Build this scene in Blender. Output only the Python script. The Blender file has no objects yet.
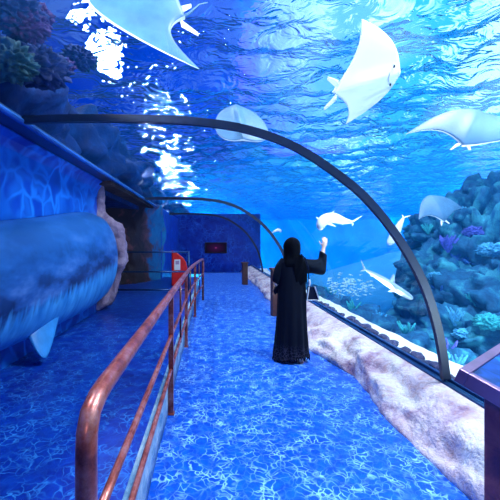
import bpy, bmesh, math, random
from mathutils import Vector, Matrix, noise
PI = math.pi
scn = bpy.context.scene
COL = scn.collection
random.seed(7)

# ------------------------------------------------------------------ camera
FPX = 340.0                    # focal length in pixels of the 500 px frame
CAMZ = 1.6
cam = bpy.data.cameras.new('camera')
cam.sensor_width = 36; cam.lens = FPX / 500 * 36
cam.shift_x = 0.08; cam.shift_y = -0.018
cam.clip_start = 0.05; cam.clip_end = 200
camo = bpy.data.objects.new('camera', cam); COL.objects.link(camo)
camo.location = (0, 0, CAMZ); camo.rotation_euler = (PI / 2, 0, 0)
scn.camera = camo

def W(px, py, d):
    """point at distance d down the corridor, seen at px, py"""
    return Vector(((px - 210) / FPX * d, d, CAMZ - (py - 241) / FPX * d))

# ------------------------------------------------------------------ render look
scn.view_settings.view_transform = 'Standard'
scn.view_settings.look = 'None'
scn.view_settings.gamma = 1
scn.view_settings.use_curve_mapping = False
scn.view_settings.exposure = 0.0
scn.cycles.caustics_refractive = False
scn.cycles.caustics_reflective = False
scn.cycles.max_bounces = 14
scn.cycles.transparent_max_bounces = 32
scn.cycles.transmission_bounces = 10
scn.cycles.glossy_bounces = 5
scn.cycles.diffuse_bounces = 3
scn.cycles.sample_clamp_indirect = 3.0
scn.cycles.blur_glossy = 0.3

# ------------------------------------------------------------------ world : the lit hall and sky above the open tank
world = bpy.data.worlds.new('world'); scn.world = world; world.use_nodes = True
wt = world.node_tree; wt.nodes.clear()
def wn(t): return wt.nodes.new(t)
tc = wn('ShaderNodeTexCoord'); sep = wn('ShaderNodeSeparateXYZ'); wt.links.new(tc.outputs['Generated'], sep.inputs[0])
rx = wn('ShaderNodeMapRange'); rx.inputs[1].default_value = -0.75; rx.inputs[2].default_value = 0.75
wt.links.new(sep.outputs['X'], rx.inputs[0])
cr = wn('ShaderNodeValToRGB'); wt.links.new(rx.outputs[0], cr.inputs[0])
els = cr.color_ramp.elements
els[0].position = 0; els[0].color = (0.0, 0.015, 0.30, 1)
els[1].position = 1; els[1].color = (0.08, 0.75, 1.3, 1)
for p, c in ((0.35, (0.0, 0.03, 0.55, 1)), (0.52, (0.0, 0.07, 0.9, 1)), (0.60, (0.0, 0.38, 1.2, 1)), (0.70, (0.10, 0.85, 1.5, 1))):
    e = els.new(p); e.color = c
nz = wn('ShaderNodeTexNoise'); nz.inputs['Scale'].default_value = 5.0; nz.inputs['Detail'].default_value = 1.5
wt.links.new(tc.outputs['Generated'], nz.inputs['Vector'])
r2 = wn('ShaderNodeMapRange'); r2.inputs[1].default_value = 0.5; r2.inputs[2].default_value = 0.6
wt.links.new(nz.outputs['Fac'], r2.inputs[0])
r3 = wn('ShaderNodeMapRange'); r3.inputs[1].default_value = 0.15; r3.inputs[2].default_value = 0.4
r3.inputs[3].default_value = 0.06; r3.inputs[4].default_value = 1.0
wt.links.new(sep.outputs['X'], r3.inputs[0])
mm = wn('ShaderNodeMath'); mm.operation = 'MULTIPLY'
wt.links.new(r2.outputs[0], mm.inputs[0]); wt.links.new(r3.outputs[0], mm.inputs[1])
mx = wn('ShaderNodeMixRGB'); mx.inputs[2].default_value = (1.5, 2.3, 2.6, 1)
wt.links.new(mm.outputs[0], mx.inputs[0]); wt.links.new(cr.outputs[0], mx.inputs[1])
bg = wn('ShaderNodeBackground'); bg.inputs['Strength'].default_value = 1.0
wt.links.new(mx.outputs[0], bg.inputs['Color'])
wo = wn('ShaderNodeOutputWorld'); wt.links.new(bg.outputs[0], wo.inputs[0])

# ------------------------------------------------------------------ lamps
def lamp(name, kind, loc, energy, color, target=None, **kw):
    l = bpy.data.lights.new(name, kind); l.energy = energy; l.color = color
    for k, v in kw.items(): setattr(l, k, v)
    o = bpy.data.objects.new(name, l); COL.objects.link(o); o.location = loc
    if target is not None:
        o.rotation_euler = (Vector(target) - Vector(loc)).to_track_quat('-Z', 'Y').to_euler()
    return o
lamp('sun', 'SUN', (0, 0, 12), 20.0, (0.70, 0.82, 1.0), target=(0.33 * 10, -1.2, 2), angle=math.radians(7))
# tank floodlights standing on the sand ledge and on the tank floor, shining up at the animals and the water
for i, (x, y, z, e, tx, ty, tz) in enumerate(((2.9, 1.2, 0.4, 380, 1.2, 3.5, 4.0), (2.9, 5.5, 0.35, 240, 1.6, 6.5, 4.0),
                                    (3.4, 3.0, 0.3, 260, 3.6, 6.5, 2.4))):
    lamp('tank_floodlight', 'SPOT', (x, y, z), e, (0.75, 0.92, 1.0), target=(tx, ty, tz),
         spot_size=math.radians(120), spot_blend=0.8, shadow_soft_size=0.04)
for x, y, e in ((-1.95, 11, 400), (-2.5, 12.5, 400), (-2.0, 14.5, 500), (-2.3, 18, 600), (-2.0, 23, 420), (-2.2, 30, 500), (-2.2, 16, 500), (-1.95, 20.5, 500), (-2.3, 26, 500)):
    lamp('surface_floodlight', 'SPOT', (x, y, 2.95), e, (0.85, 0.9, 1.0), target=(x + 0.5, y - 3.2, 5.2),
         spot_size=math.radians(56), spot_blend=0.4, shadow_soft_size=0.13)
lamp('ray_fill', 'SPOT', (0.3, 1.1, 2.85), 170, (1.0, 0.92, 0.88), target=(-0.6, 3.0, 4.0), spot_size=math.radians(75), spot_blend=0.6, shadow_soft_size=0.04)  # added fill without a fixture, whitens the top left ray
lamp('ray_fill', 'SPOT', (2.6, 1.6, 1.6), 150, (1.0, 0.92, 0.88), target=(2.2, 3.4, 3.2), spot_size=math.radians(75), spot_blend=0.6, shadow_soft_size=0.04)  # second added fill, for the rays on the right
lamp('tunnel_fill', 'POINT', (-0.2, -1.6, 2.3), 26, (1.0, 0.82, 0.78), shadow_soft_size=0.12)  # added fill behind the camera for rail, stand and person
# added fill spots in the water, brightening sand, reef and kerb
for x, y, e in ((4.6, 2.6, 300), (5.2, 6.0, 220), (6.5, 10.5, 300)):
    lamp('right_side_fill', 'SPOT', (x, y, 4.25), e, (0.62, 0.9, 1.0), target=(x - 0.9, y + 0.6, 0.0), spot_size=math.radians(125), spot_blend=0.7, shadow_soft_size=0.04)
for x, y, tx, ty in ((10, 14, 23, 20), (2.0, 26, 8, 45), (-0.5, 26, 2, 45), (16, 30, 20, 45), (17, 22, 23, 30)):
    lamp('far_water_fill', 'SPOT', (x, y, 3.4), 22000, (0.05, 0.62, 1.0), target=(tx, ty, 0.8), spot_size=math.radians(130), spot_blend=0.9, shadow_soft_size=0.04)  # added fill, brightens the far tank walls and their reflection
# panels above the water: the hall lamp behind the glare, then two added ones
lamp('overhead_panel', 'AREA', (-3.2, 10.4, 6.5), 300, (0.9, 0.93, 1.0), target=(-1.5, 4.6, 4.6), size=0.55)
lamp('overhead_panel', 'AREA', (3.4, 2.4, 7.5), 7500, (0.92, 0.93, 1.0), target=(1.4, 1.8, 0), size=2.2)  # added fill panel, brightens the kerb and the right of the floor
lamp('violet_ripple_fill', 'AREA', (3.2, 11.0, 6.6), 100, (0.14, 0.0, 1.0), target=(1.2, 4.5, 4.6), size=5.0, shape='DISK')  # added light that tints a violet patch into the ripples
lamp('left_ray_fill', 'SPOT', (-1.9, 1.2, 2.85), 900, (0.9, 0.95, 1.0), target=(-0.4, 3.0, 3.7),
     spot_size=math.radians(54), spot_blend=0.5, shadow_soft_size=0.04)  # narrow fill added for the top left ray alone

# ------------------------------------------------------------------ materials
MATS = {}
class NT:
    def __init__(s, name):
        s.m = bpy.data.materials.new(name); s.m.use_nodes = True
        s.t = s.m.node_tree; s.t.nodes.clear()
        s.out = s.t.nodes.new('ShaderNodeOutputMaterial')
    def n(s, typ, **kw):
        n = s.t.nodes.new(typ)
        for k, v in kw.items():
            if k in n.inputs: n.inputs[k].default_value = v
            else: setattr(n, k, v)
        return n
    def l(s, a, b): s.t.links.new(a, b)
    def coords(s, scale=(1, 1, 1), which='Object', rot=(0, 0, 0)):
        tc = s.n('ShaderNodeTexCoord'); mp = s.n('ShaderNodeMapping')
        mp.inputs['Scale'].default_value = scale; mp.inputs['Rotation'].default_value = rot
        s.l(tc.outputs[which], mp.inputs[0]); return mp.outputs[0]
    def noise(s, vec, scale, detail=3, rough=0.5, dist=0.0):
        n = s.n('ShaderNodeTexNoise', Scale=scale, Detail=detail, Roughness=rough, Distortion=dist); s.l(vec, n.inputs['Vector']); return n
    def ramp(s, fac, stops, interp='LINEAR'):
        r = s.n('ShaderNodeValToRGB'); s.l(fac, r.inputs[0]); r.color_ramp.interpolation = interp
        e = r.color_ramp.elements
        e[0].position = stops[0][0]; e[0].color = tuple(stops[0][1]) + (1,)
        e[1].position = stops[-1][0]; e[1].color = tuple(stops[-1][1]) + (1,)
        for p, c in stops[1:-1]:
            x = e.new(p); x.color = tuple(c) + (1,)
        return r.outputs[0]
    def mix(s, fac, a, b, blend='MIX'):
        m = s.n('ShaderNodeMixRGB', blend_type=blend)
        for i, v in ((0, fac), (1, a), (2, b)):
            if isinstance(v, (int, float)): m.inputs[i].default_value = v
            elif isinstance(v, tuple): m.inputs[i].default_value = v + (1,)
            else: s.l(v, m.inputs[i])
        return m.outputs[0]
    def math(s, op, a, b=0.0, c=None):
        m = s.n('ShaderNodeMath', operation=op)
        for i, v in enumerate((a, b) if c is None else (a, b, c)):
            if isinstance(v, (int, float)): m.inputs[i].default_value = v
            else: s.l(v, m.inputs[i])
        return m.outputs[0]
    def bsdf(s, color, rough=0.6, metallic=0.0, bump=None, bstr=0.3, bdist=0.02, spec=0.5, coat=0.0):
        p = s.n('ShaderNodeBsdfPrincipled')
        p.inputs['Roughness'].default_value = rough; p.inputs['Metallic'].default_value = metallic
        p.inputs['Specular IOR Level'].default_value = spec; p.inputs['Coat Weight'].default_value = coat
        if isinstance(color, tuple): p.inputs['Base Color'].default_value = color + (1,)
        else: s.l(color, p.inputs['Base Color'])
        if bump is not None:
            b = s.n('ShaderNodeBump', Strength=bstr, Distance=bdist); s.l(bump, b.inputs['Height']); s.l(b.outputs[0], p.inputs['Normal'])
        s.l(p.outputs[0], s.out.inputs[0]); return p

def M(name, color=(0.5, 0.5, 0.5), rough=0.6, metallic=0.0, var=0.25, scale=6, bstr=0.15, spec=0.5, coat=0.0):
    """plain material with slight natural mottling"""
    if name in MATS: return MATS[name]
    a = NT(name); v = a.coords(); n = a.noise(v, scale, 4)
    c = a.ramp(n.outputs['Fac'], [(0.3, tuple(x * (1 - var) for x in color)), (0.7, tuple(min(1, x * (1 + var)) for x in color))])
    a.bsdf(c, rough, metallic, n.outputs['Fac'], bstr, 0.01, spec, coat)
    MATS[name] = a.m; return a.m

def water_print(name, scale, deep, mid, line, lw=0.06, gloss=0.35, soft=False):
    """printed picture of rippling water: a net of pale caustic lines on blue"""
    a = NT(name); v = a.coords()
    dn = a.noise(v, scale * 0.55, 2)
    add = a.n('ShaderNodeVectorMath', operation='MULTIPLY_ADD'); a.l(dn.outputs['Color'], add.inputs[0])
    add.inputs[1].default_value = (1.1 / scale * 2,) * 3; a.l(v, add.inputs[2])
    fine = None
    outs = []
    for sc, w in ((scale, lw), (scale * 0.47, lw * 0.9)):
        vo = a.n('ShaderNodeTexVoronoi', feature='DISTANCE_TO_EDGE', Scale=sc); a.l(add.outputs[0], vo.inputs['Vector'])
        r = a.n('ShaderNodeMapRange'); r.inputs[1].default_value = 0.0; r.inputs[2].default_value = w * (2.2 if soft else 1.6)
        r.inputs[3].default_value = 1; r.inputs[4].default_value = 0; r.interpolation_type = 'SMOOTHSTEP'
        a.l(vo.outputs['Distance'], r.inputs[0]); outs.append(r.outputs[0])
    big = a.noise(v, scale * 0.45, 2)
    brk = a.ramp(big.outputs['Fac'], [(0.40, ((0.35 if soft else 0.08),) * 3), (0.66, (1, 1, 1))])
    base = a.ramp(a.noise(v, scale * 0.8, 3).outputs['Fac'], [(0.3, deep), (0.7, mid)])
    f = a.math('MAXIMUM', outs[0], a.math('MULTIPLY', outs[1], 0.45))
    f = a.math('MULTIPLY', f, brk)
    c = a.mix(f, base, line)
    a.bsdf(c, gloss, spec=0.35)
    MATS[name] = a.m; return a.m

def rock_mat(name, c1, c2, c3, scale=3.0, bstr=0.5, vein=None):
    a = NT(name); v = a.coords()
    n = a.noise(v, scale, 6, 0.62, 0.6); n2 = a.noise(v, scale * 4.3, 5, 0.6)
    c = a.ramp(n.outputs['Fac'], [(0.32, c1), (0.5, c2), (0.66, c3)])
    c = a.mix(a.math('MULTIPLY', n2.outputs['Fac'], 0.35), c, tuple(x * 0.55 for x in c1))
    if vein:
        w = a.noise(v, scale * 0.8, 3, 0.5, 2.5)
        vf = a.ramp(w.outputs['Fac'], [(0.47, (0, 0, 0)), (0.5, (1, 1, 1)), (0.53, (0, 0, 0))])
        c = a.mix(a.math('MULTIPLY', vf, 0.35), c, vein)
    a.bsdf(c, 0.75, bump=n2.outputs['Fac'], bstr=bstr, bdist=0.05, spec=0.25)
    MATS[name] = a.m; return a.m

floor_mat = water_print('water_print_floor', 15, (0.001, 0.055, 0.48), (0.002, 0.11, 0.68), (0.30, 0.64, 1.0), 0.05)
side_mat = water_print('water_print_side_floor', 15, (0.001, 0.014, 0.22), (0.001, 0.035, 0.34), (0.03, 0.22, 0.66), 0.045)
mural_mat = water_print('water_print_wall', 3.0, (0.001, 0.025, 0.34), (0.003, 0.07, 0.55), (0.015, 0.24, 0.85), 0.085, soft=True)
end_mat = water_print('water_print_end_wall', 4.5, (0.001, 0.03, 0.40), (0.002, 0.08, 0.62), (0.03, 0.22, 0.85), 0.08)
curb_mat = rock_mat('pale_rock', (0.36, 0.22, 0.36), (0.80, 0.66, 0.76), (0.94, 0.90, 0.92), 3.2, 0.8, (0.55, 0.25, 0.18))
paint_mat = rock_mat('painted_kerb', (0.06, 0.20, 0.40), (0.28, 0.45, 0.62), (0.5, 0.62, 0.72), 4.0)
rim_mat = rock_mat('rock_rim', (0.16, 0.12, 0.20), (0.30, 0.22, 0.34), (0.42, 0.34, 0.46), 4.0)
cave_mat = rock_mat('cave_rock', (0.018, 0.016, 0.03), (0.06, 0.04, 0.05), (0.12, 0.08, 0.08), 2.0)
deep_rock = rock_mat('deep_rock', (0.001, 0.007, 0.05), (0.001, 0.02, 0.13), (0.004, 0.06, 0.26), 1.6)
reef_mat = rock_mat('reef_rock', (0.003, 0.035, 0.11), (0.012, 0.13, 0.28), (0.06, 0.40, 0.50), 2.6)
sand_mat = M('white_sand', (0.9, 0.92, 0.9), 0.9, var=0.1, scale=14)
tanksand = M('tank_sand', (0.06, 0.50, 0.80), 0.9, var=0.5, scale=0.8)
pebble_mat = rock_mat('pebble', (0.02, 0.03, 0.08), (0.07, 0.07, 0.15), (0.22, 0.17, 0.26), 9.0)
copper = None
a = NT('rust_red_paint'); v = a.coords(); n = a.noise(v, 9, 6, 0.7)
c = a.ramp(n.outputs['Fac'], [(0.35, (0.16, 0.025, 0.02)), (0.5, (0.42, 0.09, 0.06)), (0.68, (0.55, 0.22, 0.2))])
a.bsdf(c, 0.32, 0.55, n.outputs['Fac'], 0.25, 0.004); copper = a.m
frame_mat = M('dark_blue_metal', (0.012, 0.05, 0.16), 0.3, 0.4, var=0.2)
rib_mat = M('rib_metal', (0.001, 0.012, 0.05), 0.5, 0.0, var=0.2)
black_cloth = M('black_cloth', (0.002, 0.005, 0.014), 0.9, var=0.3, spec=0.15, scale=20)
scarf_cloth = M('black_scarf', (0.001, 0.002, 0.006), 0.95, spec=0.1, var=0.3, scale=30)
skin = M('skin', (0.72, 0.5, 0.42), 0.5, var=0.06)
white_belly = M('white_belly', (0.88, 0.92, 0.95), 0.45, var=0.05, scale=3)
grey_back = M('grey_back', (0.06, 0.16, 0.30), 0.5, var=0.25, scale=5)
dark_mat = M('near_black', (0.01, 0.01, 0.015), 0.4)
wood = M('dark_brown_wood', (0.10, 0.035, 0.03), 0.45, var=0.4, scale=12)
red = M('red_enamel', (0.75, 0.012, 0.008), 0.35, var=0.12)
white_paper = M('white_paper', (0.85, 0.85, 0.85), 0.7, var=0.04)

# ------------------------------------------------------------------ mesh helpers
class MB:
    def __init__(s): s.bm = bmesh.new()
    def box(s, c, size, rz=0.0, mat=None):
        m = Matrix.Translation(Vector(c)) @ Matrix.Rotation(rz, 4, 'Z') @ Matrix.Diagonal((size[0], size[1], size[2], 1))
        if mat is not None: m = mat @ m
        bmesh.ops.create_cube(s.bm, size=1.0, matrix=m); return s
    def loft(s, rings, closed=True, caps=True):
        vs = [[s.bm.verts.new(p) for p in r] for r in rings]
        n = len(vs[0])
        for i in range(len(vs) - 1):
            for j in range(n if closed else n - 1):
                k = (j + 1) % n
                s.bm.faces.new((vs[i][j], vs[i][k], vs[i + 1][k], vs[i + 1][j]))
        if caps and closed:
            s.bm.faces.new(vs[0][::-1]); s.bm.faces.new(vs[-1])
        return s
    def tube(s, pts, r, n=12, caps=True, squash=None):
        pts = [Vector(p) for p in pts]
        rr = r if isinstance(r, (list, tuple)) else [r] * len(pts)
        rings = []; up = None
        for i, p in enumerate(pts):
            t = (pts[min(i + 1, len(pts) - 1)] - pts[max(i - 1, 0)]).normalized()
            if up is None:
                up = Vector((0, 0, 1)) if abs(t.z) < 0.9 else Vector((0, 1, 0))
            a = t.cross(up).normalized(); b = a.cross(t).normalized(); up = b
            rings.append([p + (a * math.cos(q) + b * math.sin(q) * (squash or 1)) * rr[i] for q in [2 * PI * k / n for k in range(n)]])
        return s.loft(rings, True, caps)
    def capsule(s, pts, radii, n=12):
        """tapered chain with rounded ends"""
        pts = [Vector(p) for p in pts]
        d0 = (pts[0] - pts[1]).normalized(); d1 = (pts[-1] - pts[-2]).normalized()
        P = [pts[0] + d0 * radii[0] * q for q in (0.95, 0.7)] + pts + [pts[-1] + d1 * radii[-1] * q for q in (0.7, 0.95)]
        R = [radii[0] * 0.3, radii[0] * 0.72] + list(radii) + [radii[-1] * 0.72, radii[-1] * 0.3]
        return s.tube(P, R, n)
    def build(s, name, mat, parent=None, smooth=True, recalc=True):
        me = bpy.data.meshes.new(name)
        if recalc: bmesh.ops.recalc_face_normals(s.bm, faces=s.bm.faces)
        s.bm.to_mesh(me); s.bm.free()
        for m in (mat if isinstance(mat, (list, tuple)) else [mat]): me.materials.append(m)
        if smooth:
            for p in me.polygons: p.use_smooth = True
        o = bpy.data.objects.new(name, me); COL.objects.link(o)
        if parent is not None: o.parent = parent
        return o
def bevel(o, w=0.008, seg=2):
    m = o.modifiers.new('bevel', 'BEVEL'); m.width = w; m.segments = seg; m.limit_method = 'ANGLE'
    for p in o.data.polygons: p.use_smooth = False
    return o
def tag(o, label, cat, group=None, kind=None):
    o['label'] = label; o['category'] = cat
    if group: o['group'] = group
    if kind: o['kind'] = kind
    return o
def struct(o): o['kind'] = 'structure'; return o
def empty(name, loc=(0, 0, 0), rz=0, label=None, cat=None, group=None):
    o = bpy.data.objects.new(name, None); COL.objects.link(o); o.location = loc; o.rotation_euler = (0, 0, rz)
    if label: tag(o, label, cat, group)
    return o
def copy_tree(o, parent=None):
    c = o.copy(); COL.objects.link(c); c.parent = parent
    for ch in [x for x in COL.objects if x.parent == o]: copy_tree(ch, c)
    return c
def fbm(p, s=1.0, o=4): return noise.fractal(Vector(p) * s, 1.0, 2.0, o)

# ------------------------------------------------------------------ the setting
def slab(name, x0, x1, y0, y1, z0, z1, mat):
    return struct(MB().box(((x0 + x1) / 2, (y0 + y1) / 2, (z0 + z1) / 2), (x1 - x0, y1 - y0, z1 - z0)).build(name, mat, smooth=False))
ZL = 0.33            # height of the left walkway
slab('floor', -0.42, 2.1, -3, 17.6, -0.12, 0.0, floor_mat)
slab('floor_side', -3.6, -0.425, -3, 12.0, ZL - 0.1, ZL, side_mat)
# painted kerb under the railing: the face between the two floor levels
rings = []
for i in range(81):
    y = -3 + i * 0.18
    a_ = fbm((0, y, 1.3), 1.2) * 0.025
    rings.append([(-0.387 + a_ * .3, y, -0.02), (-0.392 + a_ * 0.4, y, 0.12), (-0.392 + a_ * .3, y, 0.26), (-0.396, y, 0.325 + a_ * 0.2), (-0.43, y, 0.334), (-0.43, y, -0.02)])
struct(MB().loft(rings).build('trim_1', paint_mat))

# left wall with the mural
WP = [(-2.05, 0.0), (-2.05, 2.0), (-2.04, 2.2), (-2.03, 2.40), (-2.0, 2.52), (-1.96, 2.60), (-1.9, 2.645), (-1.9, 2.66), (-2.30, 2.66), (-2.30, 0.0)]
struct(MB().loft([[(x, y, z) for x, z in WP] for y in (-3, 6.2)]).build('wall_left', mural_mat, smooth=False))
slab('wall_left_far', -1.9, -1.62, 11.4, 17.6, 0.0, 2.72, end_mat)
slab('wall_end', -1.9, 2.6, 17.5, 17.8, -0.1, 3.0, end_mat)
slab('wall_back', -2.3, 2.6, -3.2, -3.0, -0.1, 3.0, side_mat)

# cave alcove past the mural: dark rock turning into a painted blue wall
cave_paint = None
a = NT('cave_paint'); v = a.coords(); sp = a.n('ShaderNodeSeparateXYZ'); a.l(v, sp.inputs[0])
n1 = a.noise(v, 1.6, 5, 0.6, 0.5)
f = a.math('ADD', sp.outputs['X'], a.math('MULTIPLY', n1.outputs['Fac'], 1.2))
f = a.math('MULTIPLY_ADD', f, 1.1, 1.92)
base = a.ramp(f, [(0.28, (0.03, 0.022, 0.035)), (0.48, (0.10, 0.05, 0.08)), (0.62, (0.02, 0.14, 0.36)), (0.9, (0.02, 0.24, 0.5))])
red_ = a.ramp(a.noise(v, 2.4, 4).outputs['Fac'], [(0.55, (0, 0, 0)), (0.68, (1, 1, 1))])
base = a.mix(a.math('MULTIPLY', red_, 0.6), base, (0.2, 0.07, 0.1))
a.bsdf(base, 0.8, bump=n1.outputs['Fac'], bstr=0.5, bdist=0.1, spec=0.2); cave_paint = a.m
rings = []
for i in range(41):
    z = -0.05 + i * 0.07
    ring = []
    for j in range(61):
        t = j / 60
        x = -4.2 + 2.65 * t; y = 8.9 + 1.6 * t + 1.1 * max(0, t - 0.75) * 4
        y -= 0.9 * math.exp(-((t - 0.05) / 0.2) ** 2)
        d = fbm((x, y, z), 0.9) * 0.35
        if z > 1.9: y -= (z - 1.9) * 0.9
        ring.append((x + d * 0.4, y + d, z))
    rings.append(ring)
struct(MB().loft(rings, closed=False, caps=False).build('wall_cave', cave_paint))
slab('wall_alcove', -4.0, -3.7, 5.6, 9.6, 0, 2.72, cave_mat)
rings = []
for i in range(31):
    t = i / 30; x = -2.3 - 1.6 * t
    rings.append([(x, 6.15 + fbm((x, 1, z), 1.5) * 0.1 - 0.05, z) for z in [0.3 + 0.12 * q for q in range(21)]])
struct(MB().loft(rings, closed=False, caps=False).build('wall_alcove_near', cave_mat))
slab('ceiling_alcove', -4.0, -1.75, 6.0, 17.6, 2.60, 2.74, cave_mat)

# the vault: acrylic sheets carried by steel ribs
PROF = [(-1.68, 2.67), (-1.2, 2.685), (-0.6, 2.68), (-0.1, 2.655), (0.36, 2.58), (0.80, 2.41), (1.25, 2.10), (1.50, 1.85), (1.70, 1.58), (1.86, 1.30), (1.97, 1.02), (2.05, 0.70), (2.10, 0.36)]
def smooth_prof(P, n=4):
    out = []
    for i in range(len(P) - 1):
        p0 = Vector(P[max(i - 1, 0)]); p1 = Vector(P[i]); p2 = Vector(P[i + 1]); p3 = Vector(P[min(i + 2, len(P) - 1)])
        for k in range(n):
            t = k / n
            out.append(0.5 * ((2 * p1) + (p2 - p0) * t + (2 * p0 - 5 * p1 + 4 * p2 - p3) * t * t + (3 * p1 - p0 - 3 * p2 + p3) * t ** 3))
    out.append(Vector(P[-1])); return out
SP = smooth_prof(PROF)
def prof_off(d):
    out = []
    for i, p in enumerate(SP):
        t = (SP[min(i + 1, len(SP) - 1)] - SP[max(i - 1, 0)]).normalized()
        out.append(p + Vector((-t.y, t.x)) * d)
    return out
a = NT('acrylic')
lw = a.n('ShaderNodeFresnel', IOR=1.30); tr = a.n('ShaderNodeBsdfTransparent'); tr.inputs[0].default_value = (0.93, 0.98, 1.0, 1)
gl = a.n('ShaderNodeBsdfGlossy', Roughness=0.03); gl.inputs[0].default_value = (0.35, 0.7, 1, 1)
ms = a.n('ShaderNodeMixShader'); a.l(a.math('MULTIPLY', lw.outputs[0], 0.13), ms.inputs[0]); a.l(tr.outputs[0], ms.inputs[1]); a.l(gl.outputs[0], ms.inputs[2])
a.l(ms.outputs[0], a.out.inputs[0]); acrylic = a.m
RIBS = [3.04, 8.7, 13.6]
ends = [-3.0] + RIBS + [17.5]
po, pi_ = prof_off(0.04), prof_off(-0.02)
for k in range(4):
    mb = MB(); rings = []
    for y in (ends[k] + 0.01, ends[k + 1] - 0.01):
        rings.append([(p.x, y, p.y) for p in po] + [(p.x, y, p.y) for p in reversed(pi_)])
    struct(mb.loft(rings).build('window_%d' % (k + 1), acrylic))
for k, y in enumerate(RIBS):
    qo, qi = (prof_off(0.042), prof_off(-0.025)) if k == 0 else (prof_off(0.042), prof_off(-0.03))
    w = 0.022 if k == 0 else 0.012
    rings = [[(o.x, y - w, o.y), (o.x, y + w, o.y), (i.x, y + w, i.y), (i.x, y - w, i.y)] for o, i in zip(qo, qi)]
    struct(MB().loft(rings).build('trim_%d' % (k + 2), rib_mat, smooth=False))
# beam that carries the vault on the left, and the sill rail along the rocks on the right
struct(bevel(MB().box((-1.86, 7.2, 2.69), (0.38, 20.6, 0.05)).build('trim_5', frame_mat, smooth=False), 0.02))
mb = MB(); mb.tube([(-1.675, -3, 2.665), (-1.675, 17.5, 2.665)], 0.028, 10)
struct(mb.build('trim_6', M('beam_lip', (0.02, 0.12, 0.45), 0.25, 0.3)))
mb = MB(); mb.box((2.10, 7.25, 0.325), (0.07, 20.5, 0.05)); mb.box((2.145, 7.25, 0.345), (0.04, 20.5, 0.06))
struct(bevel(mb.build('trim_7', frame_mat, smooth=False), 0.006))

# rockwork along the foot of the glass
rings = []
for i in range(260):
    y = -1.0 + i * 0.071
    e = 1.60 + fbm((3.1, y, 0.5), 0.7) * 0.12 - 0.15 * math.exp(-((y - 5.1) / 0.6) ** 2)
    ring = []
    for j in range(22):
        t = j / 21
        x = e + (2.065 - e) * (t ** 1.25); z = 0.30 * (math.sin(t * PI / 2) ** 0.8) + 0.035 * t ** 4
        n_ = fbm((x * 1.0, y, z * 1.6), 2.4, 5); amp = 0.08 * math.sin(min(1, t * 1.15 + 0.1) * PI)
        ring.append((x - n_ * amp * 1.3, y, max(z + n_ * amp * 1.2, -0.01) if j else -0.02))
    ring.append((2.085, y, 0.28)); ring.append((2.085, y, -0.02))
    rings.append(ring)
o = MB().loft(rings).build('rock_kerb', curb_mat)
tag(o, 'long pale pinkish rock kerb running along the foot of the curved glass', 'rock kerb')

# tank: floor, walls, sand ledge
slab('floor_tank', -14, 24, -8, 46, -2.9, -2.6, tanksand)
wallblue = M('tank_wall_blue', (0.001, 0.50, 0.90), 0.9, var=0.3, scale=0.35, bstr=0.0)
slab('wall_tank_right', 24.0, 24.4, -8, 46, -2.7, 5.0, wallblue)
slab('wall_tank_left', -9.4, -9.0, -8, 46, -2.7, 5.0, M('tank_wall_deep', (0.002, 0.05, 0.42), 0.9, var=0.3, scale=0.35, bstr=0))
slab('wall_tank_end', -9.4, 24.4, 46, 46.4, -2.7, 5.0, wallblue)
slab('wall_tank_front', -9.4, 24.4, -8.4, -8.0, -2.7, 5.0, wallblue)

# water surface, seen from below
NX, NY = 400, 640
X0, X1, Y0, Y1, ZS = -8.97, 23.97, -7.97, 45.97, 4.55
bm = bmesh.new(); grid = []
def wave(x, y):
    q = Vector((x * 0.9 + 0.25 * y, y * 1.25, 0.4))
    w = noise.noise(q * 0.8) * 0.55 + noise.noise(q * 1.8 + Vector((3, 1, 0))) * 0.46 + noise.noise(q * 4.2) * 0.13
    return w
for j in range(NY + 1):
    t = j / NY; y = Y0 + (Y1 - Y0) * t
    grid.append([bm.verts.new((X0 + (X1 - X0) * i / NX, y, ZS + 0.34 * wave(X0 + (X1 - X0) * i / NX, y))) for i in range(NX + 1)])
for j in range(NY):
    for i in range(NX):
        bm.faces.new((grid[j][i], grid[j][i + 1], grid[j + 1][i + 1], grid[j + 1][i]))
me = bpy.data.meshes.new('water_surface'); bm.to_mesh(me); bm.free()
for p in me.polygons: p.use_smooth = True
water = bpy.data.objects.new('water_surface', me); COL.objects.link(water)
tag(water, 'rippling water surface of the tank seen from below through the vault', 'water', kind='stuff')
a = NT('water_surface'); v = a.coords((1, 1.5, 1))
n1 = a.noise(v, 2.6, 2, 0.45, 1.8)
b = a.n('ShaderNodeBump', Strength=0.8, Distance=0.10); a.l(n1.outputs['Fac'], b.inputs['Height'])
g = a.n('ShaderNodeBsdfGlass', IOR=1.085, Roughness=0.0); g.inputs['Color'].default_value = (0.75, 0.93, 1.0, 1); a.l(b.outputs[0], g.inputs['Normal'])
tr = a.n('ShaderNodeBsdfTransparent'); tr.inputs[0].default_value = (1, 1, 1, 1)
ms = a.n('ShaderNodeMixShader', Fac=0.3); ms.inputs[0].default_value = 0.13; a.l(g.outputs[0], ms.inputs[1]); a.l(tr.outputs[0], ms.inputs[2])
a.l(ms.outputs[0], a.out.inputs[0]); me.materials.append(a.m)
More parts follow.
